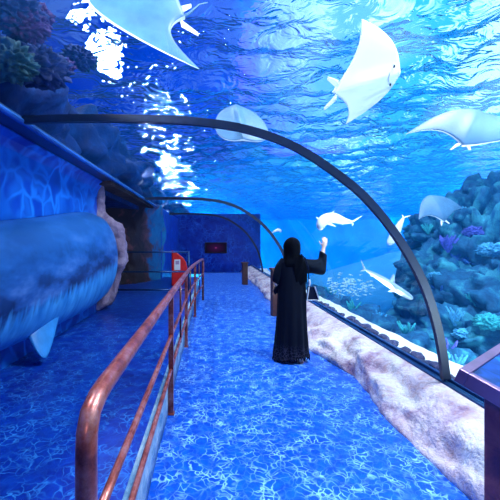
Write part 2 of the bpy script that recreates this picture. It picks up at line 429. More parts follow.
# the water itself
sec = [(2.17, -2.58), (2.17, 0.40)] + [(p.x + 0.0, p.y) for p in reversed(prof_off(0.07))] + [(-2.35, 2.78), (-8.98, 2.78), (-8.98, 4.36), (23.98, 4.36), (23.98, -2.58)]
w_ = MB().loft([[(x, -7.9, z) for x, z in sec], [(x, 45.9, z) for x, z in sec]])
a = NT('tank_water'); vs = a.n('ShaderNodeVolumeScatter', Density=0.022, Anisotropy=0.2); vs.inputs['Color'].default_value = (0.01, 0.32, 1.0, 1)
va = a.n('ShaderNodeVolumeAbsorption', Density=0.045); va.inputs['Color'].default_value = (0.0, 0.5, 1.0, 1)
ad = a.n('ShaderNodeAddShader'); a.l(vs.outputs[0], ad.inputs[0]); a.l(va.outputs[0], ad.inputs[1]); a.l(ad.outputs[0], a.out.inputs['Volume'])
tw = w_.build('tank_water', a.m, smooth=False); tag(tw, 'clear blue water filling the tank around the tunnel', 'water', kind='stuff')
# ------------------------------------------------------------------ painted relief of a whale on the left wall
a = NT('painted_whale'); v = a.coords(); sp = a.n('ShaderNodeSeparateXYZ'); a.l(v, sp.inputs[0])
st = a.noise(a.coords((1, 9, 1.6), rot=(0.35, 0, 0)), 2.0, 3)
edge = a.math('MULTIPLY_ADD', sp.outputs['Y'], -0.10, sp.outputs['Z'])          # the belly line climbs towards the head
edge = a.math('ADD', edge, a.math('MULTIPLY_ADD', st.outputs['Fac'], 0.32, -0.16))
f = a.math('MULTIPLY_ADD', edge, 1.0, 0.0)
blot = a.noise(a.coords((1, 0.6, 1.4), rot=(0.5, 0, 0)), 2.6, 4, 0.55)
upper = a.ramp(blot.outputs['Fac'], [(0.42, (0.004, 0.022, 0.11)), (0.54, (0.02, 0.10, 0.36)), (0.68, (0.10, 0.24, 0.58))])
low = a.ramp(a.noise(a.coords((1, 3, 1), rot=(0.5, 0, 0)), 3.0, 4).outputs['Fac'], [(0.35, (0.015, 0.20, 0.60)), (0.65, (0.06, 0.36, 0.80))])
topg = a.n('ShaderNodeMapRange'); topg.inputs[1].default_value = 0.7; topg.inputs[2].default_value = 1.2; a.l(edge, topg.inputs[0])
upper = a.mix(a.math('MULTIPLY', topg.outputs[0], 0.65), upper, (0.012, 0.12, 0.42))
fr = a.n('ShaderNodeMapRange'); fr.inputs[1].default_value = 0.56; fr.inputs[2].default_value = 0.68; a.l(f, fr.inputs[0])
c = a.mix(fr.outputs[0], low, upper)
a.bsdf(c, 0.45, spec=0.3); whale_mat = a.m
root = empty('whale_relief', (-2.05, 4.0, ZL), label='large painted relief of a dark blue whale swimming out of the left wall', cat='wall relief')
def RP(p): return (p[0] + 2.05, p[1] - 4.0, p[2] - ZL)
prof = [(0.2, 1.10, 0.30), (1.0, 1.10, 0.42), (2.0, 1.13, 0.52), (3.0, 1.17, 0.59), (4.0, 1.21, 0.67), (5.0, 1.27, 0.75), (5.5, 1.30, 0.765), (5.85, 1.31, 0.73), (6.05, 1.30, 0.62), (6.18, 1.28, 0.45), (6.25, 1.26, 0.2), (6.27, 1.25, 0.03)]
P2 = []
for i in range(len(prof) - 1):
    for k in range(5):
        t = k / 5; P2.append([prof[i][q] * (1 - t) + prof[i + 1][q] * t for q in range(3)])
P2.append(prof[-1])
rings = []
for y, zc, r in P2:
    rings.append([RP((-2.045 + (min(0.44, r * 0.64)) * math.sin(PI * j / 32) ** 0.8, y, zc - r * math.cos(PI * j / 32))) for j in range(33)])
# whale coordinates are local to the root, so shift the paint with it
wb = MB().loft(rings).build('body', whale_mat, root)
for m_ in [n_ for n_ in whale_mat.node_tree.nodes if n_.type == 'MAPPING']: m_.inputs['Location'].default_value = (0, 4.0, ZL)
sep_ = [n_ for n_ in whale_mat.node_tree.nodes if n_.type == 'SEPXYZ'][0]
finm = M('whale_fin_paint', (0.02, 0.22, 0.60), 0.45, var=0.3, scale=4)
rings = []
for i in range(13):
    t = i / 12
    c_ = Vector((-1.80 + 0.13 * t, 3.72 - 0.25 * t, 0.74 - 0.33 * t)); w = 0.30 * (1 - t) ** 0.7 + 0.012; th = 0.045 * (1 - t) + 0.006
    d = Vector((0.1, 0.85, 0.25)).normalized(); nrm = Vector((1, 0, 0.2)).normalized()
    rings.append([RP(c_ + d * w * math.cos(q) + nrm * th * math.sin(q)) for q in [2 * PI * k / 16 for k in range(16)]])
MB().loft(rings).build('flipper', finm, root)['label'] = 'light blue flipper with a dark edge'
# rock rim closing the end of the mural wall
pts = [(-1.93, 6.2, 2.63), (-1.94, 6.22, 2.35), (-1.93, 6.24, 2.10), (-1.86, 6.28, 1.98), (-1.70, 6.3, 1.84), (-1.64, 6.34, 1.6), (-1.60, 6.34, 1.35), (-1.64, 6.34, 1.08), (-1.72, 6.32, 0.78), (-1.86, 6.3, 0.5), (-2.02, 6.28, 0.36)]
rad = [0.09, 0.10, 0.11, 0.15, 0.15, 0.13, 0.13, 0.12, 0.13, 0.13, 0.12]
Q, R_ = [], []
for i in range(len(pts) - 1):
    for k in range(8):
        t = k / 8; Q.append(Vector(pts[i]).lerp(Vector(pts[i + 1]), t)); R_.append(rad[i] * (1 - t) + rad[i + 1] * t)
rings = []
for i, p in enumerate(Q):
    t = (Q[min(i + 1, len(Q) - 1)] - Q[max(i - 1, 0)]).normalized(); b = t.cross(Vector((0, 1, 0))).normalized(); ydir = Vector((0, 1, 0))
    ring = []
    for k in range(18):
        q = 2 * PI * k / 18; d = b * math.cos(q) + ydir * math.sin(q)
        rr = R_[i] * (1 + 0.7 * fbm(p * 1.0 + d * 0.25, 3.2, 5))
        ring.append(p + d * rr * 0.86 + Vector((-0.075, 0.0, 0)))
    rings.append(ring)
mb = MB().loft(rings)
tag(mb.build('rock_rim', rim_mat), 'knobbly mauve rock rim at the end of the wall, around the whale head', 'rock rim')

# ------------------------------------------------------------------ main handrail
hr = empty('handrail', (-0.40, 5.0, 0), label='long rust red tubular handrail between the two walkways', cat='handrail')
def HR(p): return (p[0] + 0.40, p[1] - 5.0, p[2])
xs = lambda y: -0.36 + 0.17 * max(0, (y - 5.5) / 3.7) ** 1.8
ye = 9.2
top = [(xs(0.95), 0.99, 0.0), (xs(0.95), 0.99, 0.98), (xs(0.95), 0.996, 1.04), (xs(.95), 1.025, 1.085), (xs(.95), 1.09, 1.105)]
top += [(xs(y), y, 1.11) for y in [1.16 + 0.268 * i for i in range(30)]] + [(xs(ye), ye - .08, 1.10), (xs(ye), ye - .02, 1.06), (xs(ye), ye, 1.0), (xs(ye), ye, 0.0)]
MB().tube([HR(p) for p in top], 0.031, 20).build('top_rail', copper, hr)
for z, r in ((0.72, 0.017), (0.41, 0.017)):
    MB().tube([HR((xs(y), y, z)) for y in [1.0 + (ye - 1.0) * i / 30 for i in range(31)]], r, 12).build('lower_rail', copper, hr)
for y in (3.15, 5.15, 7.2):
    MB().box(HR((xs(y), y, 0.545)), (0.045, 0.045, 1.09)).box(HR((xs(y), y, 0.006)), (0.06, 0.07, 0.012)).build('post', copper, hr, smooth=False)
for y in (4.15, 6.15, 8.2):
    MB().tube([HR((xs(y), y, 0.36)), HR((xs(y), y, 1.10))], 0.012, 10).build('baluster', M('dark_rust', (0.10, 0.03, 0.03), 0.4, 0.4), hr)
# cross barrier on the left walkway
br = empty('barrier_rail', (-1.4, 8.3, ZL), label='dark blue three-bar barrier closing the left walkway by the cave', cat='barrier')
for z in (1.0, 0.52, 0.08):
    MB().tube([(-0.86, 0, z), (0.88, 0, z)], 0.02, 10).build('bar', frame_mat, br)
for x in (-0.86, 0.88):
    MB().tube([(x, 0, 0), (x, 0, 1.02)], 0.022, 10).build('post', frame_mat, br)

# red cabinet with notice beside the far left wall
ob = empty('hose_cabinet', (-0.90, 9.75, ZL), math.radians(8), 'red rounded fire cabinet with a white notice standing behind the barrier', 'fire cabinet')
out = [(-0.20, 0.0), (0.10, 0.0), (0.19, 0.16), (0.235, 0.36), (0.24, 0.5), (0.21, 0.66), (0.12, 0.80), (-0.08, 0.96), (-0.20, 1.0)]
rings = [[(x * s_, y, (z - 0.5) * s_ + 0.5) for x, z in out] for y, s_ in ((0.14, 1.0), (-0.12, 1.0), (-0.14, 0.94))]
bevel(MB().loft(rings).build('body', red, ob, smooth=False), 0.012)
np_ = MB().box((-0.045, -0.145, 0.60), (0.17, 0.01, 0.30)).build('notice', white_paper, ob, smooth=False)
np_['label'] = 'white notice with faint print'
blurp = M('notice_print', (0.45, 0.30, 0.50), 0.7)
MB().box((-0.045, -0.152, 0.66), (0.10, 0.004, 0.10)).build('print', blurp, np_, smooth=False)

# wall screen on the end wall
tv = empty('wall_screen', (0.30, 17.49, 1.25), label='black flat screen with a small pink glow on the end wall', cat='screen')
bevel(MB().box((0, -0.05, 0), (1.14, 0.09, 0.56)).build('case', dark_mat, tv, smooth=False), 0.01)
a = NT('screen_image'); v = a.coords((1.8, 1, 3.2)); gr = a.n('ShaderNodeVectorMath', operation='LENGTH'); a.l(v, gr.inputs[0])
c = a.ramp(gr.outputs['Value'], [(0.0, (1.0, 0.75, 0.9)), (0.06, (0.4, 0.06, 0.3)), (0.16, (0.03, 0.006, 0.05)), (0.9, (0.006, 0.004, 0.02))])
em = a.n('ShaderNodeEmission', Strength=1.0); a.l(c, em.inputs[0]); a.l(em.outputs[0], a.out.inputs[0])
MB().box((0, -0.097, 0), (1.06, 0.006, 0.49)).build('screen', a.m, tv, smooth=False)

# ------------------------------------------------------------------ information desk at the right
kiosk = empty('information_stand', (1.26, 1.42, 0), 0, 'large rust brown stand with a slanted dark blue display beside the rock kerb', 'information stand')
ux, uy = Vector((0.8, 0.6, 0)), Vector((0.6, -0.8, 0))
A = Vector((1.06, 1.45, 1.05)) - Vector((1.26, 1.42, 0)); tilt = Vector((0.6, -0.8, -0.36))
nrm = ux.cross(tilt).normalized();  nrm = nrm if nrm.z > 0 else -nrm
L_, D_ = 0.78, 0.44
def plate(a0, a1, b0, b1, h0, h1):
    mb = []
    for h in (h0, h1):
        mb.append([A + ux * u + tilt * v_ + nrm * h for u, v_ in ((a0, b0), (a1, b0), (a1, b1), (a0, b1))])
    return mb
kmat = rock_mat('kiosk_marbled', (0.12, 0.05, 0.12), (0.34, 0.09, 0.13), (0.55, 0.16, 0.17), 6.0, 0.1)
trimm = M('kiosk_frame', (0.26, 0.13, 0.24), 0.3, 0.5)
tr_ = MB()
for q in ((0, L_, 0, 0.035), (0, L_, D_ - 0.035, D_), (0, 0.035, 0.035, D_ - 0.035), (L_ - 0.035, L_, 0.035, D_ - 0.035)):
    tr_.loft(plate(*q, -0.055, 0.008))
bevel(tr_.build('tray_frame', trimm, kiosk, smooth=False), 0.003)
a = NT('display_print'); v = a.coords(); n = a.noise(v, 7, 3, 0.5, 1.5)
c = a.ramp(n.outputs['Fac'], [(0.35, (0.002, 0.012, 0.10)), (0.55, (0.004, 0.05, 0.33)), (0.72, (0.01, 0.22, 0.5))]); a.bsdf(c, 0.3, spec=0.25)
MB().loft(plate(0.034, L_ - 0.034, 0.034, D_ - 0.034, -0.05, 0.0)).build('display', a.m, kiosk, smooth=False)
body = MB(); ft = []
for z in (0.0, 0.86):
    ft.append([Vector((A.x, A.y, 0)) + ux * u + uy * v_ + Vector((0, 0, z)) for u, v_ in ((0.10, 0.06), (0.60, 0.06), (0.60, 0.34), (0.10, 0.34))])
ft[1] = [p + Vector((0, 0, 0.125 - 0.36 * v_)) for p, v_ in zip(ft[1], (0.07, 0.07, 0.33, 0.33))]
bevel(body.loft(ft).build('column', kmat, kiosk, smooth=False), 0.01)

# two slim brown posts along the kerb
def post(loc, h, w, label):
    r = empty('barrier_post', loc, 0.2, label, 'post', 'brown posts along the kerb')
    bevel(MB().box((0, 0, h / 2), (w, w * 0.8, h)).build('shaft', wood, r, smooth=False), 0.008)
    bevel(MB().box((0, 0, h + 0.02), (w * 1.25, w * 1.05, 0.05)).build('cap', wood, r, smooth=False), 0.008)
    return r
post((1.40, 7.3, 0), 0.98, 0.17, 'brown post just behind the woman in black')
post((1.28, 12.5, 0), 0.78, 0.19, 'brown post where the rock kerb ends far down the tunnel')

# ------------------------------------------------------------------ person
PX, PY = 1.10, 4.56
per = empty('person', (PX, PY, 0), 0, 'person in a long black robe and hood reaching one arm up to the glass', 'person')
def ell(cx, cy, z, rx_, ry_, n=40, fold=0.0, ph=0.0, frq=9):
    return [(cx + rx_ * math.cos(q) * (1 + fold * math.sin(frq * q + ph)), cy + ry_ * math.sin(q) * (1 + fold * math.sin(frq * q + ph)), z) for q in [2 * PI * k / n for k in range(n)]]
# body
mb = MB()
mb.capsule([(0, 0, 0.82), (0, 0, 1.0), (0, 0.01, 1.2), (0, 0.0, 1.32)], [0.13, 0.115, 0.13, 0.10], 16)
mb.capsule([(0, 0, 1.28), (0, 0.005, 1.45)], [0.05, 0.048], 14)
# head
hd = [(1.385, .03, .035, .01), (1.40, .055, .06, .015), (1.43, .066, .078, .015), (1.47, .072, .088, .01), (1.52, .076, .094, .005), (1.56, .072, .09, 0), (1.595, .055, .07, 0), (1.612, .02, .03, 0)]
mb.loft([ell(0, oy, z, a_, b_, 20) for z, a_, b_, oy in hd])
mb.capsule([(0, 0.09, 1.505), (0, 0.112, 1.475)], [0.010, 0.014], 8)
for sx in (-1, 1): mb.capsule([(sx * 0.078, 0, 1.515), (sx * 0.08, 0, 1.475)], [0.014, 0.011], 8)
# right arm: out to the side, forearm up; left arm bent in front
mb.capsule([(0.10, 0, 1.31), (0.17, 0.0, 1.315), (0.30, 0.03, 1.285), (0.415, 0.06, 1.28)], [0.05, 0.042, 0.04, 0.036], 14)
mb.capsule([(0.415, 0.06, 1.28), (0.43, 0.075, 1.40), (0.452, 0.09, 1.505)], [0.038, 0.034, 0.024], 14)
mb.capsule([(0.452, 0.09, 1.505), (0.465, 0.10, 1.545), (0.478, 0.105, 1.575)], [0.024, 0.033, 0.033], 12)
for dx, dy, ln, w_ in ((-0.028, 0.002, 0.060, 0.0085), (-0.009, 0.006, 0.070, 0.009), (0.011, 0.006, 0.066, 0.0088), (0.030, 0.0, 0.052, 0.008)):
    b0 = Vector((0.474 + dx, 0.105 + dy, 1.585)); d1 = Vector((0.05 + dx * 3, 0.16, 1)).normalized(); d2 = Vector((0.1 + dx * 4, 0.5, 1)).normalized()
    mb.capsule([b0, b0 + d1 * ln * 0.55, b0 + d1 * ln * 0.55 + d2 * ln * 0.5], [w_, w_ * 0.95, w_ * 0.8], 8)
b0 = Vector((0.440, 0.10, 1.545)); mb.capsule([b0, b0 + Vector((-0.026, 0.012, 0.022)), b0 + Vector((-0.034, 0.02, 0.052))], [0.012, 0.010, 0.0085], 8)
mb.capsule([(-0.10, 0, 1.31), (-0.16, 0.0, 1.28), (-0.20, 0.02, 1.03), (-0.12, 0.16, 0.95)], [0.06, 0.05, 0.04, 0.028], 14)
mb.capsule([(-0.12, 0.16, 0.95), (-0.07, 0.20, 0.95)], [0.03, 0.028], 10)
for k in range(4): mb.capsule([(-0.07, 0.215, 0.975 - k * 0.018), (-0.03, 0.225, 0.97 - k * 0.018), (-0.015, 0.205, 0.965 - k * 0.018)], [0.009, 0.009, 0.008], 8)
mb.capsule([(-0.08, 0.185, 0.98), (-0.05, 0.175, 1.0)], [0.011, 0.009], 8)
for sx, fy in ((-0.085, 0.03), (0.085, -0.07)):
    mb.capsule([(sx, 0, 0.86), (sx, 0.0, 0.5), (sx, fy, 0.10)], [0.085, 0.055, 0.038], 14)
    mb.capsule([(sx, fy - 0.03, 0.045), (sx * 1.1, fy + 0.12, 0.03)], [0.034, 0.030], 12)
bd = mb.build('body', skin, per)
rm = bd.modifiers.new('remesh', 'REMESH'); rm.mode = 'VOXEL'; rm.voxel_size = 0.007; rm.use_smooth_shade = True
sm = bd.modifiers.new('smooth', 'SMOOTH'); sm.iterations = 3; sm.factor = 0.4
shoe = M('sandal_leather', (0.25, 0.14, 0.16), 0.5)
for sx, fy in ((-0.085, 0.03), (0.085, -0.07)):
    MB().loft([ell(sx * 1.05, fy + 0.04, z, 0.05 * s_, 0.125 * s_, 24) for z, s_ in ((0.0, 0.93), (0.012, 1.0), (0.022, 0.97))]).tube([(sx * 1.05 - 0.047, fy + 0.07, 0.012), (sx * 1.05 - .02, fy + 0.075, 0.067), (sx * 1.05 + .02, fy + 0.075, 0.067), (sx * 1.05 + 0.047, fy + 0.07, 0.012)], 0.008, 8).build('shoe', shoe, per)
# robe
rows = [(0.075, .235, .175), (0.12, .225, .165), (0.35, .205, .15), (0.6, .19, .145), (0.85, .185, .14), (1.0, .175, .135), (1.15, .170, .130), (1.25, .170, .120), (1.31, .165, .105), (1.355, .12, .085), (1.385, .075, .07)]
rr = []
for i in range(len(rows) - 1):
    for k in range(6):
        t = k / 6; rr.append([rows[i][q] * (1 - t) + rows[i + 1][q] * t for q in range(3)])
rr.append(rows[-1])
rings = []
for z, a_, b_ in rr:
    fd = 0.06 * max(0, (1.15 - z) / 1.1)
    sway = -0.012 * (1 - z)
    ring = ell(sway, 0, z, a_, b_, 96, fd, 0.8 + z * 0.5, 11)
    if z < 0.1: ring = [(x, y, z - 0.03 + 0.035 * math.sin(math.atan2(y, x) * 1.0 + 2.4)) for x, y, z_ in ring]
    rings.append(ring)
a = NT('robe'); v = a.coords(); sp = a.n('ShaderNodeSeparateXYZ'); a.l(v, sp.inputs[0])
lace = a.n('ShaderNodeTexVoronoi', feature='DISTANCE_TO_EDGE', Scale=26.0); a.l(v, lace.inputs['Vector'])
lr = a.ramp(lace.outputs['Distance'], [(0.02, (1, 1, 1)), (0.09, (0, 0, 0))])
zr = a.n('ShaderNodeMapRange'); zr.inputs[1].default_value = 0.27; zr.inputs[2].default_value = 0.12; a.l(sp.outputs['Z'], zr.inputs[0])
c = a.mix(a.math('MULTIPLY', a.math('MULTIPLY', lr, zr.outputs[0]), 0.55), (0.002, 0.004, 0.012), (0.07, 0.06, 0.11))
fn = a.noise(v, 35, 3)
a.bsdf(c, 0.8, bump=fn.outputs['Fac'], bstr=0.1, bdist=0.003, spec=0.12); robe_mat = a.m
rb = MB().loft(rings, caps=False).build('robe', robe_mat, per)
rb['label'] = 'black ankle length robe with a lace patterned hem'
so = rb.modifiers.new('solid', 'SOLIDIFY'); so.thickness = 0.006; so.offset = 1
# hem lace fringe : small scallops
fr_ = MB()
for k in range(48):
    q = 2 * PI * k / 48; f_ = (1 + 0.06 * math.sin(11 * q + 0.84)); x = -0.011 + .236 * math.cos(q) * f_; y = .176 * math.sin(q) * f_
    z0 = 0.05 + 0.035 * math.sin(q + 2.4)
    fr_.capsule([(x, y, z0), (x * 1.01, y * 1.01, max(0.008, z0 - 0.022 - 0.012 * (k % 3)))], [0.009, 0.005], 6)
fr_.build('hem_fringe', robe_mat, rb)
# sleeves
def sleeve(name, pts, radii, drop):
    pts = [Vector(p) for p in pts]; rings = []
    for i, p in enumerate(pts):
        t = (pts[min(i + 1, len(pts) - 1)] - pts[max(i - 1, 0)]).normalized()
        a1 = t.cross(Vector((0, 1, 0))).normalized(); b1 = Vector((0, 1, 0))
        if a1.z > 0: a1 = -a1
        rings.append([p + a1 * radii[i] * math.cos(q) * (drop[i] if math.cos(q) > 0 else 1) + b1 * radii[i] * 0.75 * math.sin(q) * (1 + 0.05 * math.sin(7 * q)) for q in [2 * PI * k / 28 for k in range(28)]])
    o_ = MB().loft(rings, caps=False).build(name, black_cloth, per)
    s2 = o_.modifiers.new('sub', 'SUBSURF'); s2.levels = 1; s2.render_levels = 2
    s_ = o_.modifiers.new('solid', 'SOLIDIFY'); s_.thickness = 0.005
    return o_
mb = MB()
# raised sleeve: outline in the x,z plane, hanging wide below the elbow
SO = [((0.06, 1.375), (0.10, 1.14)), ((0.14, 1.372), (0.15, 1.15)), ((0.20, 1.355), (0.20, 1.165)), ((0.27, 1.345), (0.27, 1.17)), ((0.33, 1.345), (0.34, 1.155)), ((0.375, 1.35), (0.41, 1.14)), ((0.392, 1.375), (0.465, 1.15)), ((0.396, 1.41), (0.478, 1.22)), ((0.40, 1.445), (0.484, 1.30)), ((0.405, 1.465), (0.488, 1.405))]
rings = []
for i, (u, l_) in enumerate(SO):
    u = Vector((u[0], 0, u[1])); l_ = Vector((l_[0], 0, l_[1])); c_ = (u + l_) / 2; h_ = (u - l_) / 2
    yc = 0.0 + 0.085 * min(1, i / 7); dp = 0.085 if i < 6 else 0.06
    rings.append([c_ + h_ * math.cos(q) + Vector((0, yc + dp * math.sin(q) * (1 + 0.08 * math.sin(5 * q + i)), 0)) for q in [2 * PI * k / 28 for k in range(28)]])
o_ = MB().loft(rings, caps=False).build('sleeve', black_cloth, per); s_ = o_.modifiers.new('sub', 'SUBSURF'); s_.levels = 1; s_.render_levels = 2
s_ = o_.modifiers.new('solid', 'SOLIDIFY'); s_.thickness = 0.005
sleeve('sleeve', [(-0.09, 0, 1.32), (-0.15, 0, 1.27), (-0.185, 0.0, 1.15), (-0.205, 0.02, 1.03), (-0.19, 0.08, 0.96), (-0.15, 0.13, 0.93)], [0.075, 0.075, 0.07, 0.07, 0.075, 0.08], [1] * 6)
# hood and scarf
hd = [(1.26, .13, .11, -.02), (1.31, .135, .115, -.015), (1.355, .115, .11, -.01), (1.40, .098, .108, 0), (1.45, .104, .118, 0), (1.50, .108, .122, 0), (1.55, .106, .120, 0), (1.59, .092, .108, -.005), (1.62, .066, .08, -.01), (1.64, .034, .045, -.012), (1.648, .004, .006, -.012)]
bm_ = MB(); rings = []
for z, a_, b_, oy in hd: rings.append(ell(0.0, oy, z, a_, b_, 48, 0.03 * (1.7 - z) * 3, z * 9, 7))
bm_.loft(rings, caps=False)
# open the hood at the face (the side turned away)
bm_.bm.faces.ensure_lookup_table()
dele = [f_ for f_ in bm_.bm.faces if f_.calc_center_median().y > 0.075 and 1.42 < f_.calc_center_median().z < 1.60 and abs(f_.calc_center_median().x) < 0.065]
bmesh.ops.delete(bm_.bm, geom=dele, context='FACES')
hood = bm_.build('hood', scarf_cloth, per); s_ = hood.modifiers.new('solid', 'SOLIDIFY'); s_.thickness = 0.006; s_.offset = 1
# scarf tail thrown over the right shoulder blade
rings = []
for i in range(12):
    t = i / 11; x = 0.05 + 0.05 * t; z = 1.40 - 0.36 * t; y = -0.115 - 0.025 * math.sin(t * PI)
    w = 0.055 + 0.025 * math.sin(t * 2.6)
    rings.append([(x + w * math.cos(q), y + 0.016 * math.sin(q) + 0.008 * math.sin(4 * q + i), z + 0.03 * math.cos(q)) for q in [2 * PI * k / 20 for k in range(20)]])
MB().loft(rings).build('scarf_tail', scarf_cloth, per)

# handbag on the right hip
hb = empty('handbag', (PX + 0.245, PY - 0.09, 0.83), 0, 'small dark shoulder bag edged in white at the hip of the person in black', 'bag')
bagm = M('bag_leather', (0.004, 0.008, 0.03), 0.7, spec=0.1)
wh = M('white_piping', (0.9, 0.88, 0.92), 0.4)
bevel(MB().loft([[(-0.055, y, 0.17), (0.02, y, 0.17), (0.075, y, 0.0), (-0.075, y, 0.0)] for y in (-0.035, 0.035)]).build('pouch', bagm, hb, smooth=False), 0.008)
MB().tube([(-0.055, -0.037, 0.17), (-0.078, -0.037, 0.0), (0.078, -0.037, 0.0), (0.02, -0.037, 0.175)], 0.009, 8, False).build('piping', wh, hb)
MB().tube([(-0.04, 0, 0.17), (-0.05, -0.01, 0.30), (-0.075, -0.09, 0.42), (-0.13, -0.14, 0.545), (-0.165, -0.07, 0.60), (-0.14, 0.03, 0.59)], 0.008, 8).build('strap', bagm, hb)
MB().capsule([(-0.05, -0.035, 0.19), (-0.045, -0.045, 0.23), (-0.05, -0.04, 0.26)], [0.012, 0.014, 0.012], 8).build('charm', wh, hb)['label'] = 'pale metal clasp and charm'

# ------------------------------------------------------------------ tank ledge right behind the glass
def strip(name, x0, x1, z0, z1, y0, y1, mat, amp, label, cat, nx=10, frq=2.2):
    rings = []
    for i in range(int((y1 - y0) / 0.1)):
        y = y0 + i * 0.1
        ring = [(x0, y, -2.7)]
        for j in range(nx + 1):
            t = j / nx; x = x0 + (x1 - x0) * t + (fbm((1, y, 2), 0.6) * 0.12 if j == nx else 0); z = z0 + (z1 - z0) * t + fbm((x, y, 0), frq) * amp
            ring.append((x, y, z))
        ring.append((x1, y, -2.7)); rings.append(ring)
    o_ = MB().loft(rings).build(name, mat); tag(o_, label, cat, kind='stuff'); return o_
strip('sand_bank', 2.20, 2.80, 0.20, 0.21, -2, 17.3, sand_mat, 0.02, 'bright white sand bank just behind the foot of the glass', 'sand')
rock_i = {}
def blob(rad, seed, mat, name='reef_rock', squash=(1, 1, 1), amp=0.35, sub=3, frq=1.3):
    bm_ = bmesh.new(); bmesh.ops.create_icosphere(bm_, subdivisions=sub, radius=1.0)
    for v_ in bm_.verts:
        d = v_.co.normalized(); n_ = fbm(d + Vector((seed * 3.1, seed, 0)), frq, 4)
        v_.co = Vector((d.x * squash[0], d.y * squash[1], d.z * squash[2])) * rad * (1 + amp * n_)
    me_ = bpy.data.meshes.new(name); bm_.to_mesh(me_); bm_.free(); me_.materials.append(mat)
    for p in me_.polygons: p.use_smooth = True
    return me_
def put(me_, name, loc, rz=0, sc=1.0, label=None, cat=None, group=None):
    o_ = bpy.data.objects.new(name, me_); COL.objects.link(o_); o_.location = loc; o_.rotation_euler = (0, 0, rz); o_.scale = (sc,) * 3
    if label: tag(o_, label, cat, group)
    return o_
rnd = random.Random(5)
peb = [blob(0.085, s, pebble_mat, 'pebble', (1, 1.1, 0.65), 0.4, 2) for s in range(5)]
y = 0.9
while y < 13:
    for row in range(2):
        put(rnd.choice(peb), 'pebble', (2.27 + row * 0.12 + rnd.uniform(-.035, .05), y + rnd.uniform(-.07, .07), 0.235 + rnd.uniform(0, .03)), rnd.uniform(0, 6), rnd.uniform(0.6, 1.25) * (0.85 if row == 0 else 0.8),
            'dark mauve stone in the row lining the inside of the glass', 'stone', 'dark stones lining the foot of the glass')
    y += 0.10 + 0.012 * y

# low reef beyond the sand bank
lowr = [blob(0.32, 20 + s, reef_mat, 'reef_rock', (1, 1.2, 0.8), 0.5, 3) for s in range(4)]
y = 2.2
while y < 16:
    put(rnd.choice(lowr), 'reef_rock', (3.15 + rnd.uniform(-.15, .35) + 0.02 * y, y, -0.10 + rnd.uniform(-.1, .05)), rnd.uniform(0, 6), rnd.uniform(0.7, 1.1),
        'teal reef stone in the low bank beyond the white sand', 'rock', 'low teal reef stones beyond the sand')
    y += 0.62
rings = []
for i in range(80):
    y = 1.5 + i * 0.2
    rings.append([(2.8, y, -2.7)] + [(2.85 + 0.15 * j, y, -0.22 - 0.02 * j ** 1.6 + fbm((j * .15, y, 3), 1.5) * 0.12) for j in range(8)] + [(4.6, y, -2.7)])
tag(MB().loft(rings).build('reef_bank', reef_mat), 'low teal reef bank running parallel to the white sand', 'reef')

# tall reef at the right
root_specs = [  # px, py, depth, radius, squash
    (486, 345, 6.2, 0.85, (1.1, 1, 0.8)), (450, 352, 6.8, 0.75, (1, 1, 0.8)), (428, 322, 7.8, 0.62, (1, 1, 1)), (470, 305, 7.4, 0.95, (1.1, 1, 1)),
    (445, 285, 8.0, 0.80, (1, 1, 1.1)), (492, 262, 7.8, 0.95, (1, 1, 1.2)), (455, 245, 8.4, 0.75, (1.1, 1, 1)), (436, 232, 8.8, 0.52, (1.2, 1, .8)),
    (478, 222, 8.4, 0.80, (1.2, 1, 0.9)), (505, 215, 8.6, 0.9, (1, 1, 1)), (515, 320, 6.8, 1.1, (1, 1, 1.1)), (540, 250, 7.8, 1.2, (1, 1, 1.2)), (425, 345, 7.4, .42, (1, 1, 1))]
names_ = ['lowest at the front of the reef by the stand', 'squat one at the front left foot of the reef', 'at the left edge of the reef, beside the dark rib', 'wide one in the middle of the reef', 'upright one on the left flank of the reef',
          'tall one high in the reef near the photo edge', 'crowning the left shoulder of the reef', 'small flat one jutting from the top left of the reef', 'flat one capping the reef', 'at the top right of the reef',
          'half out of the photo behind the stand', 'far right and mostly out of the photo', 'smallest one at the left foot of the reef']
for i, (px, py, d, r_, sq) in enumerate(root_specs):
    put(blob(r_, 40 + i, reef_mat, 'reef_boulder', sq, 0.62, 5, 2.3), 'reef_boulder', W(px, py, d), 0, 1, 'teal reef boulder, ' + names_[i], 'rock', 'boulders of the tall reef')
# core of the reef down to the tank floor
put(blob(1.0, 77, reef_mat, 'reef_core', (1.6, 1.1, 3.0), 0.5, 5, 1.6), 'reef_core', (7.2, 9.6, -0.6), 0, 1, 'tall mass of teal reef rock rising behind the boulders at the right', 'reef')
coral_cols = {'purple': (0.10, 0.12, 0.60), 'green': (0.03, 0.42, 0.48), 'pale_blue': (0.08, 0.42, 0.70), 'deep_blue': (0.01, 0.10, 0.40)}
cm = {k: M(k + '_coral', c_, 0.8, var=0.35, scale=9, bstr=0.4) for k, c_ in coral_cols.items()}
def branch_coral(mat, seed, nb=14):
    r0 = random.Random(seed); mb = MB()
    for k in range(nb):
        q = r0.uniform(0, 2 * PI); s_ = r0.uniform(0.2, 0.9); h_ = r0.uniform(0.6, 1.0)
        p1 = Vector((math.cos(q) * s_ * 0.5, math.sin(q) * s_ * 0.5, h_ * 0.55)); p2 = p1 + Vector((math.cos(q + .6) * s_ * 0.3, math.sin(q + .6) * s_ * 0.3, h_ * 0.4))
        mb.capsule([(0, 0, -0.15), p1, p2], [0.12, 0.085, 0.05], 7)
    o_ = mb.build('branch_coral', mat); me_ = o_.data; bpy.data.objects.remove(o_); return me_
def dome_coral(mat, seed): return blob(0.5, seed, mat, 'dome_coral', (1, 1, 0.6), 0.45, 5, 4.5)
